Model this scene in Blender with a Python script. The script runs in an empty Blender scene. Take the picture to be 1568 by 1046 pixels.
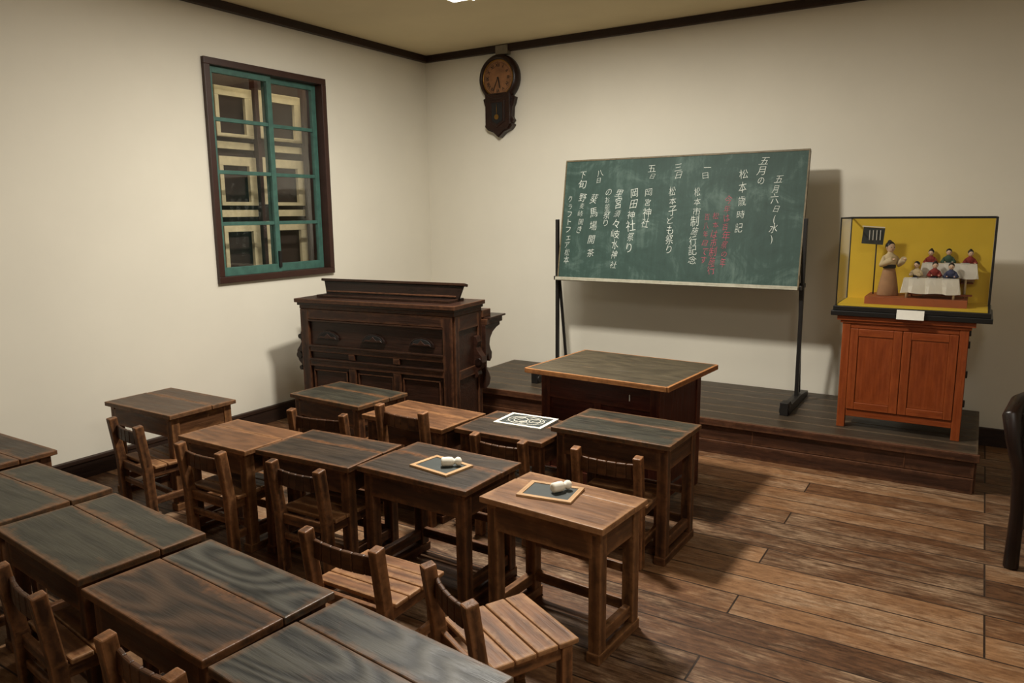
import bpy, bmesh, math, random
from mathutils import Vector, Matrix, Euler
random.seed(7)
SC=bpy.context.scene
COL=bpy.context.collection
try:
    SC.view_settings.view_transform='Standard'
    SC.view_settings.look='None'
    SC.view_settings.exposure=0.0
except Exception: pass
pi=math.pi
def rad(a): return math.radians(a)
def s2l(c):
    r=[]
    for v in c[:3]:
        v/=255.0
        r.append(v/12.92 if v<=.04045 else ((v+.055)/1.055)**2.4)
    return (r[0],r[1],r[2],1)

# ---------------- node helpers ----------------
class NT:
    def __init__(s,name):
        s.m=bpy.data.materials.new(name); s.m.use_nodes=True
        s.t=s.m.node_tree; s.b=s.t.nodes["Principled BSDF"]; s.out=s.t.nodes["Material Output"]
    def n(s,typ,**k):
        x=s.t.nodes.new(typ)
        for a,v in k.items(): setattr(x,a,v)
        return x
    def l(s,a,b): s.t.links.new(a,b)
    def put(s,sock,v):
        if isinstance(v,(int,float,tuple,list)): sock.default_value=v
        else: s.l(v,sock)
    def math(s,op,a,b=0.0,c=None,clamp=False):
        x=s.n("ShaderNodeMath",operation=op); x.use_clamp=clamp
        s.put(x.inputs[0],a); s.put(x.inputs[1],b)
        if c is not None: s.put(x.inputs[2],c)
        return x.outputs[0]
    def vmath(s,op,a,b):
        x=s.n("ShaderNodeVectorMath",operation=op); s.put(x.inputs[0],a); s.put(x.inputs[1],b); return x.outputs[0]
    def noise(s,vec,scale,detail=3,rough=.55,dist=0):
        x=s.n("ShaderNodeTexNoise"); s.l(vec,x.inputs["Vector"]); x.inputs["Scale"].default_value=scale
        x.inputs["Detail"].default_value=detail; x.inputs["Roughness"].default_value=rough; x.inputs["Distortion"].default_value=dist
        return x.outputs["Fac"]
    def ramp(s,fac,stops):
        x=s.n("ShaderNodeValToRGB"); e=x.color_ramp.elements
        e[0].position=stops[0][0]; e[0].color=stops[0][1]
        e[1].position=stops[-1][0]; e[1].color=stops[-1][1]
        for p,c in stops[1:-1]:
            q=e.new(p); q.color=c
        s.put(x.inputs[0],fac); return x.outputs[0]
    def mix(s,f,a,b,mode='MIX'):
        x=s.n("ShaderNodeMix",data_type='RGBA',blend_type=mode)
        s.put(x.inputs[0],f); s.put(x.inputs[6],a); s.put(x.inputs[7],b); return x.outputs[2]
    def mr(s,v,a,b,c=0.0,d=1.0):
        x=s.n("ShaderNodeMapRange"); s.put(x.inputs[0],v); s.put(x.inputs[1],a); s.put(x.inputs[2],b)
        s.put(x.inputs[3],c); s.put(x.inputs[4],d); return x.outputs[0]
    def attr(s,name): 
        x=s.n("ShaderNodeAttribute",attribute_name=name); return x.outputs["Vector"]
    def sep(s,v):
        x=s.n("ShaderNodeSeparateXYZ"); s.l(v,x.inputs[0]); return x.outputs
    def bump(s,h,strength=.3,dist=.01):
        x=s.n("ShaderNodeBump"); x.inputs["Strength"].default_value=strength; x.inputs["Distance"].default_value=dist
        s.l(h,x.inputs["Height"]); s.l(x.outputs[0],s.b.inputs["Normal"])

def wood(name,dark,light,wear,wear_amt=.6,rough=.5,ring=.10,fine=.45,patch=.45,freq=70,ww=.10):
    q=NT(name); loc=q.attr("loc"); half=q.attr("half"); rnd=q.attr("rnd")
    v=q.vmath('ADD',loc,rnd)
    v1=q.vmath('MULTIPLY',v,(5,75,75)); v2=q.vmath('MULTIPLY',v,(1.1,5,5)); v3=q.vmath('MULTIPLY',v,(7,16,16))
    n1=q.noise(v1,1,4,.65); n2=q.noise(v2,1,1.2,.35); n3=q.noise(v3,1,5,.7)
    rg=q.math('MULTIPLY_ADD',q.math('SINE',q.math('MULTIPLY',n2,freq)),.5,.5)
    f=q.math('ADD',q.math('ADD',q.math('MULTIPLY',n1,fine),q.math('MULTIPLY',rg,ring)),q.math('MULTIPLY',n3,patch))
    tot=(fine+ring+patch)
    f=q.math('DIVIDE',f,tot)
    base=q.ramp(f,[(.3,s2l(dark)),(.72,s2l(light))])
    al=q.n("ShaderNodeVectorMath",operation='ABSOLUTE'); q.l(loc,al.inputs[0])
    e=q.sep(q.vmath('SUBTRACT',half,al.outputs[0]))
    a,b,c=e[0],e[1],e[2]
    med=q.math('MAXIMUM',q.math('MINIMUM',a,b),q.math('MINIMUM',q.math('MAXIMUM',a,b),c))
    nz=q.noise(v,38,3,.6); nz2=q.noise(v,9,4,.65)
    width=q.math('MULTIPLY',q.math('POWER',nz2,2.4),ww)
    m=q.math('SUBTRACT',1.0,q.math('DIVIDE',med,q.math('ADD',width,.003)),clamp=True)
    m=q.math('MULTIPLY',m,q.mr(nz,.3,.55,.25,1.0))
    sp=q.math('MULTIPLY',q.mr(nz2,.60,.78),q.mr(n1,.42,.6))
    m=q.math('MULTIPLY',q.math('ADD',m,q.math('MULTIPLY',sp,.45),clamp=True),wear_amt)
    colr=q.mix(m,base,s2l(wear))
    q.l(colr,q.b.inputs["Base Color"])
    q.l(q.mr(n1,.2,.8,rough-.1,rough+.18),q.b.inputs["Roughness"])
    q.b.inputs["Specular IOR Level"].default_value=.35
    q.bump(q.math('ADD',n1,q.math('MULTIPLY',rg,ring)),.4,.004)
    return q.m
def plain(name,c,rough=.5,metal=0,var=.12,spec=.5,scale=20):
    q=NT(name); tc=q.n("ShaderNodeTexCoord"); n=q.noise(tc.outputs["Object"],scale,3)
    cc=s2l(c); d=tuple(x*(1-var) for x in cc[:3])+(1,); u=tuple(min(1,x*(1+var)) for x in cc[:3])+(1,)
    q.l(q.ramp(n,[(.3,d),(.7,u)]),q.b.inputs["Base Color"])
    q.b.inputs["Roughness"].default_value=rough; q.b.inputs["Metallic"].default_value=metal
    q.b.inputs["Specular IOR Level"].default_value=spec
    return q.m
def glass(name,refl=.06,tint=(1,1,1,1)):
    q=NT(name); tr=q.n("ShaderNodeBsdfTransparent"); tr.inputs[0].default_value=tint
    gl=q.n("ShaderNodeBsdfGlossy"); gl.inputs["Roughness"].default_value=.02
    mx=q.n("ShaderNodeMixShader"); fr=q.n("ShaderNodeFresnel"); fr.inputs[0].default_value=1.4
    q.l(q.math('MULTIPLY',fr.outputs[0],refl*16,clamp=True),mx.inputs[0]); q.l(tr.outputs[0],mx.inputs[1]); q.l(gl.outputs[0],mx.inputs[2])
    q.l(mx.outputs[0],q.out.inputs[0]); return q.m

# ---------------- mesh builder ----------------
class MB:
    def __init__(s): s.v=[];s.f=[];s.fm=[];s.fs=[];s.loc=[];s.half=[];s.rnd=[]
    def add(s,vs,fs,mat,locs,half,smooth=False,rnd=None):
        o=len(s.v); r=rnd or (random.uniform(0,40),random.uniform(0,40),random.uniform(0,40))
        s.v+= [tuple(x) for x in vs]; s.loc+=locs; s.half+=[half]*len(vs); s.rnd+=[r]*len(vs)
        for i,f in enumerate(fs):
            s.f.append([o+k for k in f]); s.fm.append(mat)
            s.fs.append(smooth if isinstance(smooth,bool) else smooth[i])
    def box(s,c,d,mat=0,rot=(0,0,0),taper=(1,1),axis=None,M=None,nowear=False):
        h=[x/2 for x in d]; R=Euler(rot).to_matrix()
        order=sorted(range(3),key=lambda i:-d[i])
        if axis is not None: order=[axis]+[i for i in order if i!=axis]
        vs=[];ls=[]
        for z in(-1,1):
            for y in(-1,1):
                for x in(-1,1):
                    p=Vector((x*h[0],y*h[1],z*h[2]))
                    ls.append(tuple(p[i] for i in order))
                    if z>0: p.x*=taper[0]; p.y*=taper[1]
                    p=R@p+Vector(c)
                    if M: p=M@p
                    vs.append(p)
        s.add(vs,[(0,2,3,1),(4,5,7,6),(0,1,5,4),(2,6,7,3),(0,4,6,2),(1,3,7,5)],mat,ls,(9,9,9) if nowear else tuple(h[i] for i in order))
    def bx(s,x0,x1,y0,y1,z0,z1,mat=0,**k):
        s.box(((x0+x1)/2,(y0+y1)/2,(z0+z1)/2),(abs(x1-x0),abs(y1-y0),abs(z1-z0)),mat,**k)
    def beam(s,p0,p1,w,h,mat=0):
        p0=Vector(p0);p1=Vector(p1);d=p1-p0;L=d.length
        q=d.to_track_quat('Z','Y').to_matrix().to_4x4(); M=Matrix.Translation((p0+p1)/2)@q
        s.box((0,0,0),(w,h,L),mat,M=M)
    def tube(s,pts,rs,mat=0,n=12,cap=True):
        pts=[Vector(p) for p in pts]
        if isinstance(rs,(int,float)): rs=[rs]*len(pts)
        vs=[];ls=[];fs=[];sm=[];acc=0;up=None
        for i,p in enumerate(pts):
            t=(pts[min(i+1,len(pts)-1)]-pts[max(i-1,0)]).normalized()
            if up is None:
                up=Vector((0,0,1)) if abs(t.z)<.9 else Vector((1,0,0))
            a=t.cross(up).normalized(); b=a.cross(t).normalized(); up=b
            if i: acc+=(p-pts[i-1]).length
            for k in range(n):
                th=2*pi*k/n; o=a*math.cos(th)*rs[i]+b*math.sin(th)*rs[i]
                vs.append(p+o); ls.append((acc,math.cos(th)*rs[i],math.sin(th)*rs[i]))
        for i in range(len(pts)-1):
            for k in range(n):
                fs.append((i*n+k,i*n+(k+1)%n,(i+1)*n+(k+1)%n,(i+1)*n+k)); sm.append(True)
        if cap:
            fs.append(tuple(range(n-1,-1,-1))); sm.append(False)
            fs.append(tuple((len(pts)-1)*n+k for k in range(n))); sm.append(False)
        s.add(vs,fs,mat,ls,(9,9,9),sm)
    def lathe(s,prof,c=(0,0,0),mat=0,n=20,M=None,sq=(1,1)):
        vs=[];ls=[];fs=[];sm=[]
        for r,z in prof:
            for k in range(n):
                th=2*pi*k/n; p=Vector((r*math.cos(th)*sq[0],r*math.sin(th)*sq[1],z))
                ls.append((z,p.x,p.y)); p=p+Vector(c)
                if M: p=M@p
                vs.append(p)
        for i in range(len(prof)-1):
            for k in range(n):
                fs.append((i*n+k,i*n+(k+1)%n,(i+1)*n+(k+1)%n,(i+1)*n+k)); sm.append(True)
        fs.append(tuple(range(n-1,-1,-1))); sm.append(False)
        fs.append(tuple((len(prof)-1)*n+k for k in range(n))); sm.append(False)
        s.add(vs,fs,mat,ls,(9,9,9),sm)
    def ball(s,c,r,mat=0,sc=(1,1,1),n=14,M=None):
        prof=[(max(.0005,r*math.sin(pi*i/8)),-r*math.cos(pi*i/8)*sc[2]) for i in range(9)]
        s.lathe(prof,c,mat,n,M,(sc[0],sc[1]))
    def prism(s,pts,d0,d1,plane='xz',mat=0,M=None,smooth=False):
        n=len(pts);vs=[];ls=[]
        for d in(d0,d1):
            for a,b in pts:
                p={'xz':(a,d,b),'yz':(d,a,b),'xy':(a,b,d)}[plane]
                p=Vector(p); ls.append((a,b,d))
                if M: p=M@p
                vs.append(p)
        fs=[tuple(range(n)),tuple(range(2*n-1,n-1,-1))]+[(i,i+n,(i+1)%n+n,(i+1)%n) for i in range(n)]
        s.add(vs,fs,mat,ls,(9,9,9),[False,False]+[smooth]*n)
    def ring(s,c,R,r,mat=0,n=40,m=10,axis='y'):
        vs=[];ls=[];fs=[]
        for i in range(n):
            a=2*pi*i/n
            for k in range(m):
                b=2*pi*k/m; rr=R+r*math.cos(b); h=r*math.sin(b)
                p=(rr*math.cos(a),h,rr*math.sin(a)) if axis=='y' else (rr*math.cos(a),rr*math.sin(a),h)
                vs.append(Vector(p)+Vector(c)); ls.append((a*R,r*math.cos(b),h))
        for i in range(n):
            for k in range(m):
                fs.append((i*m+k,((i+1)%n)*m+k,((i+1)%n)*m+(k+1)%m,i*m+(k+1)%m))
        s.add(vs,fs,mat,ls,(9,9,9),True)
    def build(s,name,mats,loc=(0,0,0),rz=0,parent=None,bevel=.003,seg=2):
        me=bpy.data.meshes.new(name); me.from_pydata(s.v,[],s.f)
        for m in mats: me.materials.append(m)
        for i,p in enumerate(me.polygons): p.material_index=s.fm[i]; p.use_smooth=s.fs[i]
        for nm,dat in(("loc",s.loc),("half",s.half),("rnd",s.rnd)):
            a=me.attributes.new(nm,'FLOAT_VECTOR','POINT')
            a.data.foreach_set("vector",[x for t in dat for x in t])
        bm=bmesh.new(); bm.from_mesh(me); bmesh.ops.recalc_face_normals(bm,faces=bm.faces); bm.to_mesh(me); bm.free()
        o=bpy.data.objects.new(name,me); COL.objects.link(o); o.location=loc; o.rotation_euler=(0,0,rad(rz))
        if parent: o.parent=parent
        if bevel:
            b=o.modifiers.new("bevel",'BEVEL'); b.width=bevel; b.segments=seg; b.limit_method='ANGLE'; b.angle_limit=rad(40)
        return o
def empty(name,loc=(0,0,0),rz=0):
    o=bpy.data.objects.new(name,None); COL.objects.link(o); o.location=loc; o.rotation_euler=(0,0,rad(rz)); return o

# ---------------- materials ----------------
W_top={
 'dark':wood("desk_top_dark",(27,21,16),(66,53,41),(124,82,50),.8,.42,ww=.13,ring=.15),
 'green':wood("desk_top_greenblack",(30,29,24),(64,61,50),(122,82,50),.75,.42,ww=.12,ring=.15),
 'grey':wood("desk_top_greyblack",(27,27,25),(76,74,67),(118,82,52),.7,.40,ring=.40,fine=.38,patch=.35,freq=90,ww=.10),
 'redk':wood("desk_top_redblack",(31,22,16),(76,56,41),(124,82,50),.8,.42,ring=.34,fine=.38,patch=.4,freq=90,ww=.12),
 'brown':wood("desk_top_brown",(62,39,23),(122,83,53),(160,114,74),.6,.44,ww=.12),
 'mid':wood("desk_top_mid",(42,31,23),(84,63,46),(138,95,60),.65,.44,ww=.12),
 'light':wood("desk_top_chestnut",(82,52,31),(140,99,65),(176,132,92),.65,.42,ww=.12),
}
W_leg=wood("desk_frame_wood",(33,19,12),(80,50,30),(130,86,53),.6,.45)
W_leg2=wood("desk_frame_wood_light",(52,31,17),(106,69,41),(154,108,68),.6,.45)
W_chair=wood("chair_wood",(46,28,16),(104,67,40),(162,112,72),.7,.42)
W_chair2=wood("chair_wood_dark",(34,21,13),(80,51,32),(142,96,60),.7,.42)
W_seat=wood("chair_seat_wood",(76,47,29),(146,100,64),(188,142,98),.65,.42,ring=.15)
W_organ=wood("organ_wood",(25,14,10),(60,35,24),(102,66,43),.6,.36,ring=.06)
W_organ_d=wood("organ_wood_dark",(15,9,7),(38,22,16),(70,44,29),.5,.3,ring=.06)
W_trim=wood("trim_wood",(30,19,13),(52,34,24),(70,48,34),.3,.5,ring=.1)
W_td=wood("teacher_desk_panel",(38,13,9),(76,30,19),(106,56,34),.5,.38,ring=.06)
W_tt=wood("teacher_desk_top",(44,37,28),(86,76,57),(122,90,56),.6,.42,ring=.12)
W_tedge=wood("teacher_desk_edge",(84,51,28),(146,97,55),(184,126,74),.6,.5)
W_plat=wood("platform_top_wood",(38,32,25),(76,64,50),(106,86,64),.6,.42,ring=.1)
W_platf=wood("platform_front_wood",(40,23,15),(76,46,30),(110,72,48),.6,.42,ring=.1)
W_cab=wood("cabinet_wood",(106,44,14),(146,68,26),(166,90,44),.3,.4,ring=.08)
W_clock=wood("clock_case_wood",(24,12,8),(48,25,16),(78,46,30),.4,.3,ring=.05)
W_frame=wood("slate_frame_wood",(150,110,72),(196,156,112),(210,176,134),.4,.5,ring=.2)
M_black=plain("black_paint",(16,15,14),.4)
M_iron=plain("iron_dark",(30,27,25),.45,.2)
M_dark=plain("dark_void",(14,11,9),.8)
M_teal=plain("teal_paint",(60,98,88),.55,var=.2)
M_wframe=plain("window_outer_paint",(54,29,21),.45)
M_cream=plain("cream_paint",(204,190,150),.6)
M_white=plain("white_cloth",(232,228,214),.8,var=.05)
M_chalkm=plain("chalk_white",(208,214,205),.9,var=.25,scale=200)
M_pink=plain("chalk_pink",(176,84,100),.9,var=.25,scale=200)
M_slate=plain("slate_surface",(50,56,54),.6)
M_brass=plain("brass",(140,104,48),.35,.8)
M_glass=glass("thin_glass",.07)
M_acr=glass("acrylic",.03)
M_yellow=plain("yellow_backdrop",(228,192,50),.7,var=.06,scale=4)
M_card=plain("white_card",(225,222,210),.7,var=.04)
M_skin=plain("doll_skin",(225,190,160),.6,var=.03)
M_hair=plain("doll_hair",(20,16,14),.5)
M_kim_tan=plain("kimono_tan",(168,128,90),.8)
M_kim_cream=plain("kimono_cream",(206,186,146),.8)
M_kim_red=plain("kimono_red",(140,44,38),.8)
M_kim_green=plain("kimono_green",(60,90,70),.8)
M_kim_blue=plain("kimono_indigo",(60,66,96),.8)
M_redwood=plain("diorama_floor",(158,84,44),.6)
M_face=plain("clock_face_aged",(132,90,56),.6,var=.25,scale=14)
M_leather=plain("leather_dark",(34,26,20),.4)

def wall_mat(name,c,v=.05):
    q=NT(name); tc=q.n("ShaderNodeTexCoord"); n=q.noise(tc.outputs["Object"],1.2,5,.6); n2=q.noise(tc.outputs["Object"],90,3)
    cc=s2l(c); d=tuple(x*(1-v) for x in cc[:3])+(1,); u=tuple(min(1,x*(1+v)) for x in cc[:3])+(1,)
    q.l(q.ramp(n,[(.3,d),(.7,u)]),q.b.inputs["Base Color"]); q.b.inputs["Roughness"].default_value=.85
    q.b.inputs["Specular IOR Level"].default_value=.2; q.bump(n2,.08,.002); return q.m
M_wall=wall_mat("plaster_wall",(223,218,203),.035); M_ceil=wall_mat("ceiling_board",(214,200,164))
def floor_mat():
    q=NT("floor_planks"); tc=q.n("ShaderNodeTexCoord"); o=tc.outputs["Object"]
    b=q.n("ShaderNodeTexBrick"); q.l(o,b.inputs["Vector"]); b.offset=.37; b.offset_frequency=3; b.squash=1
    b.inputs["Color1"].default_value=(0,0,0,1);b.inputs["Color2"].default_value=(1,1,1,1);b.inputs["Mortar"].default_value=(.5,.5,.5,1)
    b.inputs["Scale"].default_value=1;b.inputs["Mortar Size"].default_value=.004;b.inputs["Mortar Smooth"].default_value=.3
    b.inputs["Brick Width"].default_value=2.3;b.inputs["Row Height"].default_value=.165
    rv=b.outputs["Color"]
    v=q.vmath('ADD',o,q.vmath('MULTIPLY',rv,(17,31,9)))
    n1=q.noise(q.vmath('MULTIPLY',v,(7,85,1)),1,5,.72); n2=q.noise(q.vmath('MULTIPLY',v,(1.2,7,1)),1,2,.4)
    n3=q.noise(q.vmath('MULTIPLY',v,(1.2,3.2,1)),1.2,5,.7); n4=q.noise(q.vmath('MULTIPLY',v,(13,30,1)),1,6,.8)
    rg=q.math('MULTIPLY_ADD',q.math('SINE',q.math('MULTIPLY',n2,80)),.5,.5)
    f=q.math('ADD',q.math('ADD',q.math('MULTIPLY',n1,.34),q.math('MULTIPLY',rg,.04)),q.math('ADD',q.math('MULTIPLY',n4,.44),q.math('MULTIPLY',q.sep(rv)[0],.22)))
    base=q.ramp(f,[(.34,s2l((58,37,23))),(.50,s2l((106,72,46))),(.66,s2l((152,113,78)))])
    worn=q.ramp(n4,[(.34,s2l((108,84,62))),(.64,s2l((182,154,124)))])
    col=q.mix(q.math('MULTIPLY',q.mr(n3,.46,.62),q.mr(n1,.40,.58,.1,.9)),base,worn)
    dk=q.mr(q.noise(q.vmath('MULTIPLY',o,(2.0,6,1)),2.8,6,.8),.56,.68,0,.6)
    col=q.mix(dk,col,s2l((60,37,24)))
    sc=q.mr(q.noise(q.vmath('MULTIPLY',o,(1,1,1)),.9,3,.6),.35,.7,1.0,.82)
    hs=q.n("ShaderNodeHueSaturation"); q.l(sc,hs.inputs["Value"]); q.l(col,hs.inputs["Color"]); hs.inputs["Saturation"].default_value=1.0
    col=q.mix(q.math('MULTIPLY',b.outputs["Fac"],.9),hs.outputs[0],s2l((24,15,10)))
    q.l(col,q.b.inputs["Base Color"]); q.l(q.mr(n4,.2,.8,.36,.62),q.b.inputs["Roughness"]); q.b.inputs["Specular IOR Level"].default_value=.4
    q.bump(q.math('SUBTRACT',q.math('MULTIPLY',n1,.6),b.outputs["Fac"]),.6,.004)
    return q.m
M_floor=floor_mat()
def board_mat():
    q=NT("chalkboard_green"); tc=q.n("ShaderNodeTexCoord"); o=tc.outputs["Object"]
    n=q.noise(q.vmath('MULTIPLY',o,(2.2,1,2.8)),1.6,6,.7,.8); n2=q.noise(q.vmath('MULTIPLY',o,(24,1,3)),1,4,.7)
    f=q.math('ADD',q.math('MULTIPLY',n,.7),q.math('MULTIPLY',n2,.3))
    q.l(q.ramp(f,[(.32,s2l((40,59,53))),(.52,s2l((53,75,68))),(.68,s2l((90,110,102)))]),q.b.inputs["Base Color"])
    q.b.inputs["Roughness"].default_value=.6; q.b.inputs["Specular IOR Level"].default_value=.3; return q.m
M_board=board_mat()

# ---------------- room ----------------
X1=6.6; Y0=-8.0; ZC=2.96
m=MB(); m.bx(-.2,X1+.1,Y0-.1,.1,-.12,0); m.build("floor",[M_floor],bevel=0)
m=MB(); m.bx(-.2,X1+.1,Y0-.1,.1,ZC,ZC+.1); m.build("ceiling",[M_ceil],bevel=0)
m=MB(); m.bx(-.2,X1+.1,0,.12,0,ZC); m.build("wall_back",[M_wall],bevel=0)
m=MB(); m.bx(X1,X1+.12,Y0,0,0,ZC); m.build("wall_right",[M_wall],bevel=0)
m=MB(); m.bx(-.2,X1+.1,Y0-.12,Y0,0,ZC); m.build("wall_front",[M_wall],bevel=0)
wy0,wy1,wz0,wz1=-2.385,-1.295,1.08,2.585
m=MB()
m.bx(-.16,0,Y0,wy0,0,ZC);m.bx(-.16,0,wy1,0,0,ZC);m.bx(-.16,0,wy0,wy1,0,wz0);m.bx(-.16,0,wy0,wy1,wz1,ZC)
m.build("wall_left",[M_wall],bevel=0)
m=MB(); m.bx(0,.022,Y0,0,0,.115); m.bx(0,.03,Y0,0,.10,.125); m.build("baseboard_left",[W_trim])
m=MB(); m.bx(.03,X1,-.022,0,0,.12); m.build("baseboard_back",[W_trim])
m=MB(); m.bx(0,.045,Y0,0,2.903,ZC); m.build("trim_1",[W_trim])
m=MB(); m.bx(.045,X1,-.045,0,2.903,ZC); m.build("trim_2",[W_trim])

# ---------------- window ----------------
we=empty("window_1",(0,0,0))
m=MB(); fw=.045
for (a,b,c,d) in((wy0,wy1,wz0,wz0+fw),(wy0,wy1,wz1-fw,wz1),(wy0,wy0+fw,wz0+fw,wz1-fw),(wy1-fw,wy1,wz0+fw,wz1-fw)):
    m.bx(-.15,.03,a,b,c,d,0)
m.build("outer_frame",[M_wframe],parent=we)
m=MB(); iy0,iy1,iz0,iz1=wy0+fw,wy1-fw,wz0+fw,wz1-fw; mid=-1.822; s=.042
def sash(a,b,x):
    m.bx(x-.03,x,a,a+s,iz0,iz1); m.bx(x-.03,x,b-s,b,iz0,iz1); m.bx(x-.03,x,a+s,b-s,iz0,iz0+.06); m.bx(x-.03,x,a+s,b-s,iz1-s,iz1)
    for k in(1,2,3):
        z=iz0+(iz1-iz0)*k/4+.01; m.bx(x-.026,x-.004,a+s,b-s,z-.013,z+.013)
sash(iy0,mid+.02,-.01); sash(mid-.02,iy1,-.045)
m.bx(-.012,.006,mid-.01,mid+.012,1.16,1.28,1)
m.build("sashes",[M_teal,M_iron],parent=we,bevel=.002)
m=MB(); m.bx(-.028,-.026,iy0,mid,iz0,iz1); m.bx(-.063,-.061,mid,iy1,iz0,iz1); m.build("glass_panes",[M_glass],parent=we,bevel=0)
m=MB()
for yc in(-2.37,-1.89,-1.41,-.93):
    for zc in(2.30,1.80,1.31,.82):
        w,h,t=.33,.36,.066
        m.bx(-.35,-.32,yc-w/2,yc+w/2,zc+h/2-t,zc+h/2);m.bx(-.35,-.32,yc-w/2,yc+w/2,zc-h/2,zc-h/2+t*.4)
        m.bx(-.35,-.32,yc-w/2,yc-w/2+t*.5,zc-h/2+t*.4,zc+h/2-t);m.bx(-.35,-.32,yc+w/2-t,yc+w/2,zc-h/2+t*.4,zc+h/2-t)
        m.bx(-.35,-.33,yc-.165,yc+.165,zc-.265,zc-.213)
        m.bx(-.35,-.32,yc+.225,yc+.28,zc-.17,zc+.19)
    m.bx(-.36,-.30,yc+.178,yc+.212,.7,2.7,1)
m.build("lattice",[M_cream,M_wframe],parent=we,bevel=.002)
m=MB(); m.bx(-.42,-.40,-3.0,-.3,.6,2.9); m.bx(-.40,-.16,-.32,-.30,.6,2.9);m.bx(-.40,-.16,-3.0,-2.98,.6,2.9);m.bx(-.4,-.16,-2.98,-.32,2.88,2.9);m.bx(-.4,-.16,-2.98,-.32,.6,.62)
m.build("shaft_box",[plain("shaft_brown",(46,32,22),.8)],parent=we,bevel=0)

# ---------------- platform ----------------
m=MB(); px0,px1,pyf,pz=.95,4.55,-1.06,.23
nb=6
for i in range(nb):
    y0=-.03+(pyf+.0-(-.03))*i/nb; y1=-.03+(pyf-(-.03))*(i+1)/nb
    m.bx(px0,px1,y1+.002,y0-.002,pz-.03,pz,0)
m.bx(px0,px1+.01,pyf-.02,pyf+.0,pz-.045,pz,1)
m.bx(px0+.01,px1-.01,pyf,pyf+.02,.09,pz-.045,1); m.bx(px0+.01,px1-.01,pyf-.008,pyf+.012,0,.088,1)
m.bx(px1-.02,px1,pyf+.02,-.03,0,pz-.03,1); m.bx(px0,px0+.02,pyf+.02,-.03,0,pz-.03,1)
for x in(2.1,3.35,4.2): m.bx(x-.004,x+.004,pyf-.002,pyf+.01,.09,pz-.046,1)
m.build("teaching_platform",[W_plat,W_platf])

# ---------------- student desks ----------------
def desk(cx_,cy_,w,d,z,rz,top,leg=None,split=.38,top2=None):
    m=MB(); t=.024; g=.0022
    ys=d/2-split*d
    m.bx(-w/2,w/2,-d/2,ys-g,z-t,z,0); m.bx(-w/2,w/2,ys+g,d/2,z-t,z-.002,3)
    m.bx(-w/2+.03,w/2-.03,ys-.02,ys+.02,z-t-.01,z-t+.002,1)
    ix,iy=w/2-.032,d/2-.028; ah=.105; zt=z-t
    m.bx(-ix+.02,ix-.02,-iy-.008,-iy+.010,zt-ah,zt,1); m.bx(-ix+.02,ix-.02,iy-.012,iy+.006,zt-ah,zt,1)
    for sx in(-1,1):
        m.box((sx*(ix-.002),0,zt-ah/2),(.016,2*iy-.03,ah),1)
        for sy in(-1,1):
            m.box((sx*(ix-.012),sy*(iy-.016),(zt)/2),(.047,.047,zt),1)
        m.box((sx*(ix-.012),0,.085),(.028,2*iy-.06,.045),1)
        m.box((sx*(ix-.012),0,.02),(.052,2*iy+.03,.038),1)
        m.box((sx*(w/2-.05),0,zt-.008),(.03,d-.03,.016),1)
    m.box((0,0,zt-ah+.006),(2*ix-.05,2*iy-.03,.012),1)
    m.box((0,iy-.016,.095),(2*ix-.06,.022,.045),1)
    m.box((0,iy-.016,.24),(2*ix-.06,.018,.035),1)
    return m.build("student_desk",[W_top[top],leg or W_leg,M_iron,W_top[top2 or top]],(cx_,cy_,0),rz,bevel=.0035)
D=[(.69,-3.26,.60,.41,.53,0,'mid',W_leg2),(1.35,-2.54,.58,.40,.50,-3,'green',None),(1.49,-3.42,.49,.35,.50,0,'brown',W_leg2),
(2.015,-3.35,.55,.37,.50,3,'dark',None),(2.61,-3.30,.57,.40,.508,-1,'dark',None),(3.24,-3.375,.525,.335,.512,-4,'light',W_leg2,.3),
(2.03,-2.68,.55,.37,.50,-2,'brown',None),(2.58,-2.62,.50,.39,.50,0,'dark',None),(3.13,-2.54,.59,.40,.56,-1,'green',None),
(1.35,-4.36,.60,.42,.50,-1,'green',None),(2.01,-4.41,.63,.41,.50,-5,'green',None),(2.685,-4.48,.61,.41,.50,-4,'redk',None,.42,'grey'),
(3.325,-4.54,.60,.41,.50,-6,'grey',None),(.68,-4.22,.56,.42,.50,0,'dark',None)]
for a in D: desk(*a)

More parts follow.
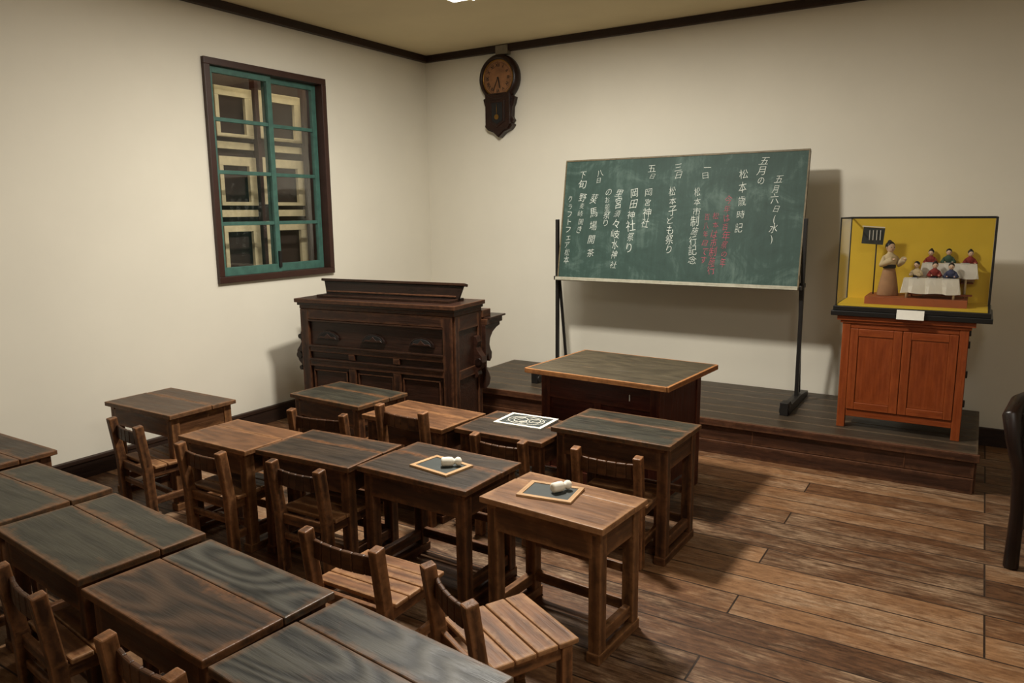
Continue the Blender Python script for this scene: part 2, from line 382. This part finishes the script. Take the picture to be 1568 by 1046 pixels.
# ---------------- student chairs ----------------
def chair(bx_,by_,rz,w=.33,dp=.30,hs=.29,hb=.52,mt=None,seat=None,name="student_chair"):
    m=MB(); p=.038
    for sx in(-1,1):
        x=sx*(w/2-p/2)
        m.beam((x,.02,0),(x,.012,hs),p,.046,0); m.beam((x,.012,hs-.01),(x,-.018,hb),p,.044,0)
        m.beam((x,dp-.03,0),(x,dp-.03,hs-.018),p,p,0)
        m.box((x,dp/2,.10),(.02,dp-.06,.038),0); m.box((x,dp/2,hs-.04),(.022,dp-.05,.045),0)
    n=6; L=w-2*p+.012
    f=lambda u:-.014-.016*(1-(2*u/L)**2)
    for i in range(n):
        u0=-L/2+L*i/n;u1=u0+L/n
        y0,y1=f(u0),f(u1); zc=hb-.075
        m.prism([(u0,y0+.01),(u1,y1+.01),(u1,y1+.026),(u0,y0+.026)],zc-.034,zc+.034,'xy',0)
    m.box((0,dp-.03,hs-.04),(w-.06,.02,.045),0); m.box((0,.02,hs-.04),(w-.06,.02,.045),0); m.box((0,dp*.5,.10),(w-.05,.022,.03),0)
    m.box((0,.02,.17),(w-.06,.018,.03),0)
    nb=4; y0=.038
    for i in range(nb):
        a=y0+(dp+.01-y0)*i/nb; b=y0+(dp+.01-y0)*(i+1)/nb
        m.bx(-w/2-.006,w/2+.006,a+.002,b-.002,hs-.018,hs-random.uniform(0,.002),1)
    return m.build(name,[mt or W_chair2,seat or W_seat],(bx_,by_,0),rz,bevel=.005)
chair(2.765,-4.02,1,w=.35,hb=.50,mt=W_chair); chair(3.25,-4.07,-27,w=.31,dp=.33,hs=.29,hb=.495,mt=W_chair)
chair(1.53,-3.66,0,hb=.51,mt=W_chair); chair(2.12,-3.63,2,w=.31); chair(.82,-3.59,-6,w=.32,hb=.51); chair(3.165,-2.82,2,mt=W_chair); chair(2.64,-2.875,1,w=.30,mt=W_chair)
chair(2.10,-2.925,-3,hb=.60,mt=W_chair); chair(1.53,-2.95,10,w=.37,hb=.51); chair(2.17,-4.72,-7,hb=.51); chair(2.86,-4.775,-2,hb=.53,mt=W_chair); chair(1.40,-4.68,-3)

# ---------------- teacher's desk ----------------
m=MB(); w,d,z=.865,.655,.695
nb=3
for i in range(nb):
    y0=-d/2+d*i/nb;y1=-d/2+d*(i+1)/nb; m.bx(-w/2+.012,w/2-.012,y0+.0006,y1-.0006,z-.026,z,0,nowear=True)
for sx in(-1,1): m.box((sx*(w/2-.007),0,z-.0135),(.016,d+.006,.027),3)
m.box((0,-d/2-.002,z-.0135),(w-.02,.012,.027),3); m.box((0,d/2+.002,z-.0135),(w-.02,.012,.027),3)
ix,iy=w/2-.075,d/2-.06
m.bx(-ix,ix,-iy,-iy+.02,z-.16,z-.026,1); m.bx(-ix+.05,ix-.05,-iy+.012,-iy+.026,.12,z-.16,1)
m.bx(-ix,ix,-iy+.002,-iy+.024,.06,.13,1)
for sx in(-1,1):
    for sy in(-1,1): m.box((sx*(ix-.025),sy*(iy-.025),(z-.026)/2),(.055,.055,z-.026),1)
    m.box((sx*(ix-.012),0,z/2+.03),(.018,2*iy-.06,z-.18),1); m.box((sx*(ix-.006),0,.08),(.024,2*iy-.06,.06),1)
m.bx(-.02,.02,-iy-.002,-iy+.02,.13,z-.16,1)
m.box((.19,-iy-.004,z-.10),(.005,.006,.035),2); m.box((.19,-iy+.008,z-.24),(.005,.012,.03),2)
for x in(-ix*.55,ix*.55): m.box((x,iy+.004,z-.1),(.30,.02,.11),1) 
m.build("teacher_desk",[W_tt,W_td,M_card,W_tedge],(2.82,-1.895,0),-4)

# ---------------- reed organ ----------------
m=MB(); w=1.265
m.bx(-.01,w+.01,-.015,.40,0,.09,0); m.bx(.02,w-.02,.02,.38,.09,.92,0)
m.bx(-.012,w+.012,-.02,.40,.945,.972,0); m.bx(.0,w,-.004,.39,.925,.946,1); m.bx(.01,w-.01,.008,.385,.90,.926,0)
for x in(.02,w-.09): m.bx(x,x+.07,.0,.03,.09,.90,0)
m.bx(.09,w-.09,.0,.03,.83,.90,0); m.bx(.09,w-.09,.004,.03,.60,.64,0); m.bx(.09,w-.09,-.006,.03,.635,.65,1)
m.bx(.09,w-.09,.0,.03,.50,.545,0); m.bx(.09,w-.09,-.008,.03,.54,.555,1); m.bx(.09,w-.09,.0,.03,.09,.17,0)
for x in(.42,.785): m.bx(x,x+.06,.002,.03,.17,.50,0); m.bx(x,x+.05,.004,.03,.56,.60,0)
m.bx(.09,w-.09,-.006,.03,.815,.828,1)
for x in(.11,.49,.855):
    for (a,b,c,e2) in((x,x+.29,.195,.205),(x,x+.29,.465,.475),(x,x+.01,.205,.465),(x+.28,x+.29,.205,.465)): m.bx(a,b,.008,.026,c,e2,0)
for i in range(3):
    xc=.25+i*.38
    pts=[(xc+.075*math.cos(a),.70+.045*math.sin(a)) for a in [pi*k/10 for k in range(11)]]
    m.prism([(xc+.095*math.cos(a),.69+.065*math.sin(a)) for a in [pi*k/10 for k in range(11)]],.006,.03,'xz',1)
    m.prism(pts,.002,.03,'xz',2)
    m.prism([(xc-.075,.70),(xc+.075,.70),(xc+.06,.715),(xc+.03,.712),(xc+.012,.725),(xc,.738),(xc-.012,.725),(xc-.03,.712),(xc-.06,.715)],-.002,.02,'xz',0)
for sx,x in((-1,.02),(1,w-.02)):
    a=x if sx>0 else x-.012
    m.bx(a,a+.012,.02,.07,.09,.90,0);m.bx(a,a+.012,.33,.38,.09,.90,0);m.bx(a,a+.012,.07,.33,.80,.90,0);m.bx(a,a+.012,.07,.33,.09,.2,0);m.bx(a,a+.012,.07,.33,.48,.54,0)
m.bx(-.03,w+.03,.38,.62,.80,.84,0); m.bx(-.045,w+.045,.40,.645,.838,.85,1); m.bx(.0,w,.38,.50,.85,.90,0); m.bx(.06,w-.06,.50,.62,.85,.868,3)
prof=[(.38,.80),(.60,.80),(.60,.775),(.55,.765),(.49,.74),(.45,.70),(.44,.66),(.455,.625),(.475,.60),(.47,.56),(.445,.54),(.425,.56),(.415,.60),(.40,.58),(.395,.50),(.43,.46),(.45,.42),(.43,.38),(.38,.36)]
m.prism(prof,w-.03,w+.02,'yz',0); m.prism(prof,-.02,.03,'yz',0)
sc=[(0,.74),(-.02,.735),(-.034,.70),(-.022,.66),(-.035,.635),(-.062,.60),(-.066,.56),(-.05,.52),(-.028,.50),(-.034,.475),(-.022,.455),(0,.45)]
m.prism([(a+.02,b) for a,b in sc],.02,.07,'xz',0); m.prism([(w-.02-a,b) for a,b in sc],.28,.34,'xz',0)
m.tube([(-.018,.012,.565),(-.018,.075,.565)],.026,1,n=16); m.tube([(w+.018,.272,.565),(w+.018,.348,.565)],.026,1,n=16)
m.tube([(-.008,.012,.475),(-.008,.075,.475)],.016,1,n=14); m.tube([(-.004,.012,.70),(-.004,.075,.70)],.018,1,n=14)
Mx=Matrix.Translation((0,.22,.972))@Matrix.Rotation(rad(-14),4,'X')
m.prism([(.09,0),(1.17,0),(1.20,.105),(.055,.105)],-.01,.012,'xz',1,M=Mx)
m.box((.628,0,.112),(1.18,.05,.018),1,M=Mx); m.box((.628,-.012,.03),(1.06,.02,.012),0,M=Mx)
m.bx(.09,1.17,.10,.30,.972,.99,1)
m.build("reed_organ",[W_organ,W_organ_d,M_dark,M_white,M_card],(.44,-2.08,0),6.5)

# ---------------- chalkboard ----------------
be=empty("chalkboard",(2.535,-.40,.23))
bd=empty("board_panel",(0.01,-.05,.80)); bd.parent=be; bd.rotation_euler=(rad(-9.3),0,0)
BW,BH=1.81,.915
m=MB(); m.bx(-BW/2,BW/2,-.012,.008,0,BH); m.build("writing_surface",[M_board],parent=bd,bevel=.001)
m=MB()
m.bx(-BW/2-.008,BW/2+.008,-.016,.012,BH,BH+.012,0);m.bx(-BW/2-.010,-BW/2,-.016,.012,0,BH,0);m.bx(BW/2,BW/2+.010,-.016,.012,0,BH,0)
m.bx(-BW/2-.01,BW/2+.01,-.045,.012,-.018,0,1); m.bx(-BW/2-.01,BW/2+.01,-.05,-.042,-.016,.008,1)
m.build("board_edging",[wood("board_edge",(62,54,38),(98,86,60),(140,128,100),.5),wood("chalk_tray",(120,116,96),(176,172,150),(200,196,180),.5)],parent=bd,bevel=.001)
def column(txt,f,v0,v1,mat,sx=1.0):
    n=len(txt); step=(v1-v0)*BH/n; sz=min(step*1.04,.078)
    drift=random.uniform(-.006,.006)
    for i,ch in enumerate(txt):
        cu=bpy.data.curves.new("chalk_char","FONT"); cu.body=ch; cu.size=sz*random.uniform(.86,1.14); cu.align_x='CENTER'; cu.align_y='CENTER'; cu.offset=-.0009 if sz>.055 else -.0005
        cu.shear=random.uniform(-.05,.35); cu.materials.append(mat)
        o=bpy.data.objects.new("chalk_writing",cu); COL.objects.link(o); o.parent=bd
        o.location=(-BW/2+f*BW+random.uniform(-.007,.007)+drift*i/n,-.0135,BH*(1-v0)-step*(i+.5)); o.rotation_euler=(pi/2,rad(random.uniform(-12,8)),0)
        o.scale=(random.uniform(.70,.96)*sx,random.uniform(.80,1.08),1)
C=M_chalkm
column("五月六日(水)",.895,.17,.68,C); column("五月の",.835,.03,.25,C); column("松本歳時記",.768,.11,.62,C)
column("今年は百年祭の年",.715,.32,.87,M_pink,.9); column("松本は市制施行",.675,.44,.93,M_pink,.9); column("百八年目です",.64,.45,.85,M_pink,.9)
column("一日",.622,.07,.19,C,1.2); column("松本市制施行記念",.594,.25,.86,C)
column("三日",.508,.06,.18,C,1.2); column("松本子ども祭り",.492,.24,.78,C)
column("五日",.398,.06,.18,C,1.2); column("岡宮神社",.386,.24,.57,C); column("岡田神社祭り",.322,.24,.78,C)
column("里宮須々岐水神社",.255,.24,.92,C); column("のお船祭り",.207,.24,.56,C)
column("八日",.158,.08,.20,C,1.2); column("葵馬場開茶",.142,.27,.84,C)
column("下旬",.078,.08,.24,C); column("野麦峠開き",.085,.28,.62,C); column("クラフトフェア松本",.03,.29,.88,C)
m=MB()
for sx in(-1,1):
    x=sx*(BW/2+.032)
    m.box((x,.0,.63),(.024,.03,1.26),0)
    m.beam((x-sx*.012,0.01,.80),(x-sx*.012,.14,.05),.02,.02,0)
    m.prism([(-.38,.0),(.28,.0),(.28,.035),(.05,.055),(-.26,.055),(-.30,.085),(-.38,.085)],x-.026,x+.026,'yz',0)
    m.tube([(x-.032,-.34,.032),(x+.032,-.34,.032)],.031,0)
    m.box((x-sx*.02,-.02,.80),(.05,.07,.03),0)
m.box((0,.06,.81),(BW+.08,.02,.03),0); m.box((0,.04,1.0),(BW+.05,.016,.025),0)
m.build("stand",[M_iron],parent=be)

# ---------------- cabinet ----------------
m=MB(); cx0,cx1,cyf,cyb,cz0,cz1=3.80,4.455,-.85,-.45,.23,.92
def cabm():
    x0,x1=cx0,cx1
    m.bx(x0-.03,x1+.03,cyf-.02,cyb+.01,cz1-.028,cz1,0); m.bx(x0-.012,x1+.012,cyf-.008,cyb,cz1-.045,cz1-.028,0)
    for x in(x0,x1-.045):
        for y in(cyf,cyb-.045): m.bx(x,x+.045,y,y+.045,cz0,cz1-.045,0)
    zb=cz0+.10
    m.bx(x0+.01,x1-.01,cyb-.02,cyb,zb,cz1-.045,0); m.bx(x0+.01,x0+.03,cyf+.04,cyb-.04,zb,cz1-.045,0); m.bx(x1-.03,x1-.01,cyf+.04,cyb-.04,zb,cz1-.045,0)
    m.bx(x0+.045,x1-.045,cyf+.006,cyf+.03,zb-.03,zb+.015,0); m.bx(x0+.02,x1-.02,cyf+.03,cyb-.02,zb,zb+.015,0)
    m.bx(x0+.045,x1-.045,cyf+.004,cyf+.03,cz1-.075,cz1-.045,0)
    xm=(x0+x1)/2
    for a,b in((x0+.047,xm-.0015),(xm+.0015,x1-.047)):
        z0,z1=zb+.017,cz1-.077; s=.045
        m.bx(a,a+s,cyf-.004,cyf+.018,z0,z1,0);m.bx(b-s,b,cyf-.004,cyf+.018,z0,z1,0);m.bx(a+s,b-s,cyf-.004,cyf+.018,z0,z0+s,0);m.bx(a+s,b-s,cyf-.004,cyf+.018,z1-s,z1,0)
        m.bx(a+s,b-s,cyf+.002,cyf+.014,z0+s,z1-s,0)
    for z in(.45,.62,.79,.86): m.box((x1+.004,cyf+.02,z),(.012,.02,.04),1)
cabm(); m.build("wooden_cabinet",[W_cab,M_iron])

# ---------------- display case ----------------
de=empty("display_case",(0,0,0))
ax0,ax1,ay0,ay1,az0,az1=3.755,4.54,-.87,-.44,.975,1.50
m=MB(); m.bx(ax0-.02,ax1+.02,ay0-.02,ay1+.02,.921,.95,0); m.bx(ax0-.01,ax1+.01,ay0-.01,ay1+.01,.95,.978,0); m.build("base",[M_black],parent=de)
m=MB(); e=.007
for x in(ax0,ax1-e):
    for y in(ay0,ay1-e): m.bx(x,x+e,y,y+e,.978,az1)
for y in(ay0,ay1-e): m.bx(ax0,ax1,y,y+e,az1-.008,az1)
for x in(ax0,ax1-e): m.bx(x,x+e,ay0,ay1,az1-.008,az1)
m.build("frame",[M_black],parent=de,bevel=.001)
m=MB(); m.bx(ax0+.002,ax1-.002,ay0+.002,ay0+.004,.978,az1-.008); m.bx(ax0+.002,ax0+.004,ay0+.006,ay1-.01,.978,az1-.008); m.bx(ax1-.004,ax1-.002,ay0+.006,ay1-.01,.978,az1-.008); m.bx(ax0+.008,ax1-.008,ay0+.008,ay1-.008,az1-.006,az1-.004)
m.build("glazing",[M_acr],parent=de,bevel=0)
m=MB(); m.bx(ax0+.008,ax1-.008,ay1-.016,ay1-.008,.985,az1-.01,0); m.bx(ax0+.008,ax1-.008,ay0+.008,ay1-.016,.978,.986,0)
ST=1.03
m.bx(3.90,4.43,ay0+.10,ay0+.38,.986,ST,1); m.build("backdrop",[M_yellow,M_redwood],parent=de,bevel=.001)
m=MB(); m.box((3.905,-.60,1.385),(.12,.012,.10),0,rot=(0,rad(4),rad(8))); m.box((3.905,-.607,1.44),(.125,.008,.006),1,rot=(0,rad(4),rad(8)))
m.tube([(3.925,-.59,ST),(3.925,-.59,1.35)],.004,2)
for i in range(5): m.box((3.865+i*.02,-.6095,1.39),(.004,.003,.06),1,rot=(0,0,rad(8)))
m.build("miniature_blackboard",[M_slate,M_card,M_hair],parent=de,bevel=0)
m=MB()
def cloth(x0,x1,y0,y1,z0,z1):
    n=40
    P=[]
    for i in range(n):
        t=i/n*4; k=int(t);u=t-k
        c=[(x0,y0),(x1,y0),(x1,y1),(x0,y1),(x0,y0)]
        P.append((c[k][0]+(c[k+1][0]-c[k][0])*u,c[k][1]+(c[k+1][1]-c[k][1])*u))
    mx,my=(x0+x1)/2,(y0+y1)/2; vs=[];ls=[]
    for lev,(z,gr) in enumerate(((z1,1.0),((z0+z1)/2,1.02),(z0,1.05))):
        for i,(a,b) in enumerate(P):
            wv=.004*lev*math.sin(i*2.1); r=gr
            vs.append((mx+(a-mx)*r+wv,my+(b-my)*r+wv,z+(.003*math.sin(i*1.3) if lev==2 else 0))); ls.append((a,b,z))
    fs=[(l*n+i,l*n+(i+1)%n,(l+1)*n+(i+1)%n,(l+1)*n+i) for l in(0,1) for i in range(n)]+[tuple(range(n))]
    m.add(vs,fs,0,ls,(9,9,9),False)
cloth(4.10,4.38,-.76,-.67,1.06,1.145); cloth(4.18,4.46,-.59,-.52,1.14,1.225)
for x in(4.12,4.36):
    for y in(-.75,-.68): m.tube([(x,y,ST),(x,y,1.13)],.006,1)
for x in(4.20,4.41):
    for y in(-.58,-.53): m.tube([(x,y,ST),(x,y,1.21)],.006,1)
m.build("draped_tables",[M_white,M_kim_cream],parent=de,bevel=0)
def doll(name,x,y,z,h,rz,top,skirt,arm=0.6,bun=True,lean=0):
    m=MB(); s=h/.25
    T=Matrix.Translation((x,y,z))@Matrix.Rotation(rad(rz),4,'Z')
    m.lathe([(.046*s,0),(.048*s,.004*s),(.040*s,.06*s),(.030*s,.11*s),(.024*s,.135*s)],mat=1,M=T,sq=(1.05,.8),n=16)
    T2=T@Matrix.Translation((0,0,.13*s))@Matrix.Rotation(rad(lean),4,'X')
    m.lathe([(.024*s,-.004*s),(.027*s,.02*s),(.032*s,.045*s),(.030*s,.058*s),(.014*s,.07*s),(.009*s,.082*s)],mat=0,M=T2,sq=(1.1,.75),n=16)
    m.lathe([(.026*s,0),(.0275*s,.004*s),(.0275*s,.014*s),(.026*s,.018*s)],mat=3,M=T2,sq=(1.1,.8),n=16)
    hz=.098*s
    m.ball((0,0,hz),.021*s,2,(.9,.95,1.15),M=T2)
    m.ball((0,.006*s,hz+.007*s),.0225*s,3,(.95,.95,1.05),M=T2)
    m.ball((0,-.0205*s,hz-.002*s),.003*s,2,M=T2,n=8)
    for sx in(-1,1):
        m.ball((sx*.0075*s,-.0185*s,hz+.002*s),.0022*s,3,M=T2,n=8)
        m.ball((sx*.020*s,0,hz-.001*s),.0045*s,2,(.5,1,1.3),M=T2,n=8)
        sh=Vector((sx*.028*s,0,.052*s)); el=Vector((sx*.044*s,-.012*s,.018*s)); ha=Vector((sx*.026*s,-.052*s*arm-.01*s,.012*s+.03*s*arm))
        m.tube([T2@sh,T2@el,T2@(el*.5+ha*.5),T2@ha],[.010*s,.014*s,.015*s,.013*s],0,n=10)
        m.ball(tuple(ha+Vector((0,-.008*s,0))),.007*s,2,(.8,1.3,.6),M=T2,n=8)
    m.ball((0,-.0185*s,hz-.011*s),.0028*s,4,(1.4,.6,.5),M=T2,n=8)
    if bun: m.ball((0,.012*s,hz+.026*s),.010*s,3,M=T2,n=10)
    m.build(name,[top,skirt,M_skin,M_hair,M_kim_red],parent=de,bevel=0)
doll("teacher_doll",4.01,-.64,ST,.315,35,M_kim_cream,M_kim_tan,1.2)
for i,(x,y,z,tp,rz) in enumerate(((4.22,-.478,1.125,M_kim_red,-10),(4.31,-.478,1.13,M_kim_green,5),(4.42,-.478,1.125,M_kim_red,15),(4.16,-.632,1.06,M_kim_cream,-20),(4.25,-.632,1.06,M_kim_red,10),(4.335,-.632,1.055,M_kim_blue,0))):
    doll("pupil_doll",x,y,z-.01,.185,rz,tp,M_kim_tan,.6,bun=(i%2==0),lean=10)
m=MB()
for y0,y1,z in((-.65,-.61,1.06),(-.495,-.46,1.12)):
    m.bx(4.12,4.45,y0,y1,z-.018,z-.010,0)
    for x in(4.14,4.41):
        for y in(y0+.008,y1-.008): m.tube([(x,y,ST if y0<-.6 else .986),(x,y,z-.014)],.004,0)
m.build("miniature_benches",[M_redwood],parent=de,bevel=0)
m=MB()
for x,y,z in((4.15,-.725,1.148),(4.24,-.715,1.148),(4.31,-.725,1.148),(4.22,-.562,1.228),(4.32,-.565,1.228),(4.40,-.562,1.228)):
    m.box((x,y,z),(.045,.03,.003),0,rot=(0,0,rad(random.uniform(-20,20)))); m.box((x+.005,y,z+.002),(.03,.02,.003),1)
m.build("miniature_books",[M_card,M_kim_blue],parent=de,bevel=0)
m=MB(); m.box((0,0,0),(.14,.004,.055),0,rot=(rad(-14),0,0)); m.build("label_card",[M_card],(4.16,-.905,.948),0,parent=de,bevel=.0005)

# ---------------- clock ----------------
ce=empty("pendulum_wall_clock",(.835,0,0))
m=MB(); zc=2.685
Mc=Matrix.Translation((0,-.003,zc))@Matrix.Rotation(rad(90),4,'X')
m.lathe([(.17,0),(.195,.005),(.198,.05),(.185,.075),(.165,.085),(.152,.07),(.150,.06)],mat=0,M=Mc,n=48)
m.prism([(-.125,2.56),(.125,2.56),(.125,2.30),(.10,2.265),(.05,2.245),(0,2.20),(-.05,2.245),(-.10,2.265),(-.125,2.30)],-.085,-.003,'xz',0)
m.prism([(-.14,2.30),(.14,2.30),(.14,2.285),(.11,2.255),(.055,2.235),(0,2.19),(-.055,2.235),(-.11,2.255),(-.14,2.285)],-.07,-.003,'xz',0)
for sx in(-1,1): m.prism([(sx*.12,2.54),(sx*.165,2.52),(sx*.15,2.47),(sx*.135,2.44),(sx*.13,2.36),(sx*.148,2.33),(sx*.12,2.30)],-.055,-.01,'xz',0)
m.prism([(-.075,2.50),(.075,2.50),(.075,2.32),(.0,2.275),(-.075,2.32)],-.091,-.084,'xz',1)
m.prism([(-.055,2.48),(.055,2.48),(.055,2.33),(.0,2.30),(-.055,2.33)],-.094,-.088,'xz',2)
m.box((.03,-.03,2.915),(.12,.06,.075),3); m.box((0,-.025,2.87),(.05,.05,.05),0)
m.build("case",[W_clock,W_clock,M_dark,plain("grey_block",(130,122,106),.7)],parent=ce)
m=MB(); m.lathe([(.150,.058),(.150,.064)],mat=0,M=Mc,n=48); m.ring((0,-.068,zc),.150,.006,1)
for i in range(60):
    a=2*pi*i/60; m.box((.128*math.sin(a),-.069,zc+.128*math.cos(a)),(.002,.002,.008 if i%5 else .014),2,rot=(0,a,0))
m.box((.012,-.072,zc-.04),(.009,.002,.09),2,rot=(0,rad(170),0)); m.box((-.02,-.074,zc-.045),(.006,.002,.12),2,rot=(0,rad(205),0)); m.ball((0,-.073,zc),.008,2)
m.lathe([(.022,0),(.022,.004)],c=(0,0,0),mat=1,M=Matrix.Translation((0,-.096,2.36))@Matrix.Rotation(rad(90),4,'X'),n=20); m.tube([(0,-.097,2.47),(0,-.097,2.37)],.002,1)
m.build("dial_and_pendulum",[M_face,M_brass,M_hair],parent=ce,bevel=0)
for i,t in enumerate(["XII","I","II","III","IV","V","VI","VII","VIII","IX","X","XI"]):
    a=2*pi*i/12; cu=bpy.data.curves.new("numeral","FONT"); cu.body=t; cu.size=.036; cu.align_x='CENTER'; cu.align_y='CENTER'; cu.materials.append(M_hair); cu.offset=.0008
    o=bpy.data.objects.new("numeral",cu); COL.objects.link(o); o.parent=ce; o.location=(.104*math.sin(a),-.0695,zc+.104*math.cos(a)); o.rotation_euler=(pi/2,a,0)

# ---------------- slates and chalk cloths ----------------
def slate(x,y,z,w,d,rz,white=False):
    m=MB(); t=.009; f=.018
    m.bx(-w/2,w/2,-d/2,-d/2+f,0,t,0);m.bx(-w/2,w/2,d/2-f,d/2,0,t,0);m.bx(-w/2,-w/2+f,-d/2+f,d/2-f,0,t,0);m.bx(w/2-f,w/2,-d/2+f,d/2-f,0,t,0)
    m.bx(-w/2+f,w/2-f,-d/2+f,d/2-f,.001,t-.003,1)
    if white:
        def loop(cx_,cy_,rx,ry,r=.0018):
            m.tube([(cx_+rx*math.cos(a),cy_+ry*math.sin(a),t-.002) for a in [2*pi*k/20 for k in range(21)]],r,2,n=6)
        loop(0,0,.10,.065); loop(-.03,.0,.035,.04); loop(.045,.01,.03,.03); loop(.0,-.03,.02,.015)
        for k in range(5): m.tube([(-.09+k*.04,-.05,t-.002),(-.07+k*.04,.05,t-.002)],.0012,2,n=6)
    return m.build("writing_slate",[M_card if white else W_frame,M_slate,M_white],(x,y,z),rz,bevel=.001)
slate(2.64,-3.325,.508,.215,.16,-8); slate(3.18,-3.36,.512,.215,.16,8); slate(2.585,-2.545,.500,.27,.20,2,True)
def eraser(x,y,z,rz,k=.9):
    m=MB(); R=Matrix.Rotation(rad(90),4,'Y')@Matrix.Scale(k,4)
    m.lathe([(.010,-.034),(.017,-.033),(.021,-.028),(.0215,-.0),(.020,.016),(.015,.022),(.011,.025),(.012,.030),(.018,.036),(.0195,.044),(.017,.053),(.010,.059),(.003,.061)],mat=0,M=Matrix.Translation((0,0,.0215*k))@R,n=20)
    m.build("cloth_chalk_eraser",[M_white],(x,y,z),rz,bevel=0)
eraser(2.675,-3.32,.516,38); eraser(3.21,-3.35,.520,62)

# ---------------- armchair at right ----------------
m=MB(); cw=.62
for sx in(-1,1):
    x=sx*(cw/2-.03)
    m.tube([(x,-.26,0),(x,-.25,.25),(x*1.02,-.27,.45),(x*1.12,-.28,.58),(x*1.2,-.25,.67),(x*1.2,-.14,.71),(x*1.14,.05,.71),(x*1.05,.20,.72)],[.030,.026,.028,.032,.036,.036,.032,.026],0,n=14)
    m.tube([(x,.30,0),(x,.24,.25),(x,.22,.45),(x,.24,.62),(x*.97,.29,.78),(x*.9,.31,.88)],[.024,.024,.026,.026,.026,.03],0,n=12)
    m.box((x,-.01,.40),(.035,.46,.06),0); m.box((x,.0,.15),(.022,.50,.03),0)
    m.box((x*1.03,-.01,.56),(.03,.44,.26),1,rot=(0,rad(6*sx),0))
m.tube([(-cw/2+.06,.31,.87),(-.12,.345,.92),(0,.35,.93),(.12,.345,.92),(cw/2-.06,.31,.87)],[.03,.034,.036,.034,.03],0,n=12)
m.box((0,-.24,.40),(cw-.08,.035,.06),0);m.box((0,.22,.40),(cw-.08,.035,.06),0)
m.box((0,-.01,.44),(cw-.07,.46,.07),1,taper=(.94,.94)); m.box((0,.275,.66),(cw-.12,.05,.38),1,rot=(rad(-12),0,0))
m.build("armchair",[W_organ_d,M_leather],(5.03,-1.78,0),-14,bevel=.008)

# ---------------- lights ----------------
def lamp(x0,x1,y0,y1,power,col=(1,.945,.845),lx=None,ly=None):
    m=MB(); m.bx(x0-.02,x1+.02,y0-.02,y1+.02,ZC-.035,ZC-.001,0); m.bx(x0,x1,y0,y1,ZC-.05,ZC-.034,1)
    for f in(.3,.7):
        x=x0+(x1-x0)*f; m.tube([(x,y0+.01,ZC-.052),(x,y1-.01,ZC-.052)],.012,1)
    q=NT("lamp_diffuser"); q.b.inputs["Emission Color"].default_value=(1,.96,.88,1); q.b.inputs["Emission Strength"].default_value=3
    m.build("ceiling_light",[M_card,q.m],bevel=.002)
    L=bpy.data.lights.new("lamp","AREA"); L.shape='RECTANGLE'; L.size=lx or (x1-x0); L.size_y=ly or (y1-y0); L.energy=power; L.color=col
    o=bpy.data.objects.new("lamp_light",L); COL.objects.link(o); o.location=((x0+x1)/2,(y0+y1)/2,ZC-.068)
lamp(1.40,1.96,-2.05,-1.46,22); lamp(2.2,2.6,-2.95,-2.15,112,lx=.22,ly=.3); lamp(4.6,5.0,-5.2,-4.2,26)
L=bpy.data.lights.new("shaft_fill","AREA"); L.shape='RECTANGLE'; L.size=.1; L.size_y=1.3; L.energy=5; L.color=(1,.9,.7)  # added fill, hidden above the window opening, to brighten the cream lattice
o=bpy.data.objects.new("shaft_fill_light",L); COL.objects.link(o); o.location=(-.20,-1.5,2.8); o.rotation_euler=(0,rad(12),0)
w=bpy.data.worlds.new("world"); SC.world=w; w.use_nodes=True; w.node_tree.nodes["Background"].inputs[0].default_value=(.02,.018,.015,1)

# ---------------- camera ----------------
yaw,th,ro,f=rad(32.091),rad(9.827),rad(-.571),1143.0
F=Vector((-math.sin(yaw)*math.cos(th),math.cos(yaw)*math.cos(th),-math.sin(th)))
R0=Vector((math.cos(yaw),math.sin(yaw),0)); U0=R0.cross(F)
R=R0*math.cos(ro)+U0*math.sin(ro); U=-R0*math.sin(ro)+U0*math.cos(ro)
c=bpy.data.cameras.new("camera"); co=bpy.data.objects.new("camera",c); COL.objects.link(co)
c.sensor_width=36; c.lens=f/1568*36; c.clip_start=.05
co.matrix_world=Matrix(((R[0],U[0],-F[0],4.475),(R[1],U[1],-F[1],-5.687),(R[2],U[2],-F[2],1.55),(0,0,0,1)))
SC.camera=co
